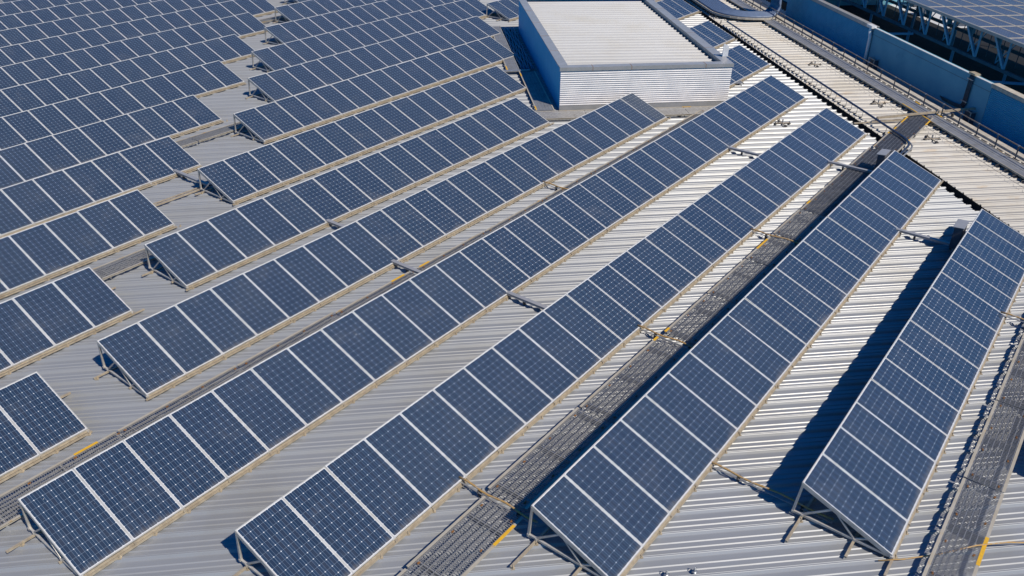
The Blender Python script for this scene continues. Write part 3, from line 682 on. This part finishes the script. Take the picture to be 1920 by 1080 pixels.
# ---------------------------------------------------------------- channels and rusty conduits linking the rows
def link_run(x, ya, yb, kind, label, z=.16):
    t_ = thing('cable_conduit' if kind == 'rust' else 'cable_channel', label, 'conduit' if kind == 'rust' else 'cable channel', (x, (ya+yb)/2, 0), 0, 'conduits linking the solar rows')
    hl = (ya-yb)/2
    if kind == 'rust':
        pts = [(.02*math.sin(i*1.3), hl-2*hl*i/10, z+.01*math.cos(i)) for i in range(11)]
        m_ = MB(); m_.tube(pts, .022, 7); m_.build('conduit', M['rustpipe'], t_, True)
        m_ = MB(); m_.box(-.05, -.02, -hl, hl, z-.07, z-.055); m_.build('support_strip', M['galv'], t_)
    else:
        m_ = MB(); m_.box(-.06, .06, -hl, hl, z-.03, z); m_.box(-.06, -.052, -hl, hl, z, z+.035); m_.box(.052, .06, -hl, hl, z, z+.035); m_.box(-.064, .064, -hl, hl, z+.036, z+.042); m_.build('channel', M['cap'], t_)
    m_ = MB()
    for yy in (-hl*.55, hl*.45): m_.box(-.03, .03, yy-.03, yy+.03, .0, z-.03); m_.box(-.07, .07, yy-.012, yy+.012, z-.045, z-.03)
    m_.build('stand', M['strap'], t_)
RN = ['', 'first', 'second', 'third', 'fourth', 'fifth', 'sixth', 'seventh', 'eighth']
link_run(11.20, 15.5, 13.6, 'rust', 'rusty conduit crossing the gap in the mesh walkway nearest the bottom edge', .17)
link_run(18.15, 15.5, 13.6, 'rust', 'rusty conduit crossing the mesh walkway midway, between two yellow tips', .17)
link_run(25.15, 15.5, 13.6, 'rust', 'rusty conduit over the far dark part of the mesh walkway', .18)
link_run(14.70, 11.9, 9.3, 'rust', 'rusty conduit entering the wide shadow by the near end of the rightmost row', .13)
link_run(24.50, 8.3, 6.0, 'rust', 'rusty conduit at the right edge below the rightmost row', .24)
link_run(17.38, 19.1, 17.0, 'channel', 'grey channel on bare roof between third and fourth rows, centre of photo')
link_run(31.32, 19.1, 17.0, 'channel', 'grey channel between third and fourth rows near their far ends')
link_run(16.72, 22.8, 20.6, 'channel', 'grey channel crossing the ochre-edged walkway between fourth and fifth rows')
link_run(24.15, 22.8, 20.6, 'rust', 'thin rusty conduit between fourth and fifth rows, left of the roof building')
link_run(17.35, 26.3, 24.3, 'channel', 'grey channel in the gap between fifth and sixth rows')
link_run(32.20, 15.5, 13.5, 'channel', 'grey channel crossing the dark walkway near the far end of the second row', .2)
link_run(28.00, 11.9, 9.8, 'channel', 'grey channel leading into the wide shadow beside the dark cabinet')
link_run(16.70, 33.7, 31.5, 'channel', 'grey channel in the gap before the seventh row of the middle field')
m_ = MB(); m_.tube([(14.3, 8.35, .05), (14.6, 8.0, .06), (15.1, 7.5, .10), (15.55, 7.05, .225), (16.0, 6.6, .225), (16.6, 6.0, .08), (17.6, 5.2, .03)], .014, 6)
tag(m_.build('cable', M['rustpipe'], None, True), 'thin ochre cable across the right walkway near the corner of the rightmost row', 'cable')
m_ = MB(); m_.box(11.3, 16.6, 31.70, 31.76, .03, .08); m_.box(11.3, 16.6, 31.9, 31.95, .03, .06)
tag(m_.build('base_rail', M['rail']), 'loose ochre rail lying on the roof in the gap between left and middle fields', 'rail')

# inverter cabinets behind two rows
for x, y, lab in ((28.12, 10.07, 'dark cabinet standing behind the rightmost row, throwing a stepped shadow'), (32.75, 13.68, 'dark cabinet by the walkway behind the far end of the second row')):
    t_ = thing('inverter_cabinet', lab, 'cabinet', (x, y, 0), 0, 'cabinets behind the solar rows')
    m_ = MB(); m_.box(-.30, .30, 0, .24, .12, .80); m_.build('cabinet_body', M['cabinet'], t_)
    m_ = MB(); m_.hexa([(-.34, -.03, .83), (.34, -.03, .83), (.34, .29, .805), (-.34, .29, .805), (-.34, -.03, .85), (.34, -.03, .85), (.34, .29, .825), (-.34, .29, .825)]); m_.build('sloping_lid', M['cap'], t_)
    m_ = MB(); m_.box(-.24, .24, -.012, -.001, .2, .74); m_.box(.18, .2, -.03, -.013, .42, .52); m_.build('cabinet_door', M['galvd'], t_)
    for sx in (-.26, .26): m_ = MB(); m_.box(sx-.02, sx+.02, .1, .14, .0, .119); m_.build('leg', M['galv'], t_)

# roof anchors
an = MB(); an.box(-.05, .05, -.04, .04, .0, .012); an.tube([(0, 0, .01), (0, 0, .06)], .014, 6); an.tube([(.03*math.cos(a*PI/6), 0, .085+.03*math.sin(a*PI/6)) for a in range(13)], .008, 6)
AN1 = an.mesh('anchor_eye', True); AN1.materials.append(M['galv'])
def anchor(x, y, lab, big=False, rz=0):
    t_ = thing('roof_anchor', lab, 'roof anchor', (x, y, .012), rz, 'roof anchors')
    inst('eye_bolt', AN1, t_)
    if big:
        m_ = MB(); m_.beam((-.35, 0, .03), (.35, 0, .03), .05, .03); m_.beam((0, -.3, .045), (0, .3, .045), .05, .03); m_.build('cross_plate', M['rail'], t_)
        for dx, dy in ((-.35, 0), (.35, 0), (0, .3), (0, -.3)):
            m_ = MB(); m_.box(dx-.06, dx+.06, dy-.05, dy+.05, 0, .035); m_.tube([(dx, dy, .03), (dx, dy, .09)], .02, 6); m_.build('clamp', M['strap'], t_)
        m_ = MB(); m_.tube([(0, 0, .05), (0, 0, .20)], .03, 8); m_.build('anchor_post', M['galv'], t_)
anchor(11.73, 11.19, 'small steel roof anchor at the bottom edge, left one of two'); anchor(12.09, 10.83, 'small steel roof anchor at the bottom edge, right one of two')
for u, v, lab in ((47.15, 16.9, 'steel roof anchor cross on the side roof, farthest one'), (40.75, 17.0, 'steel roof anchor cross on the side roof, left of the footbridge'), (36.2, 16.9, 'steel roof anchor cross on the side roof, right of the footbridge'), (38.6, 11.6, 'steel roof anchor cross on the main roof by the front corner of the roof building')):
    c = W(u, v); anchor(c.x, c.y, lab, True, AB)
# safety line along the side roof
m_ = MB(); pts_ = [W(14+i*2.0, 17.35, .10-.02*(i % 2)) for i in range(22)]; m_.tube(pts_, .006, 5)
tag(m_.build('safety_line', M['strap']), 'thin dark safety wire strung along the side roof parallel to the plank walkway', 'wire')
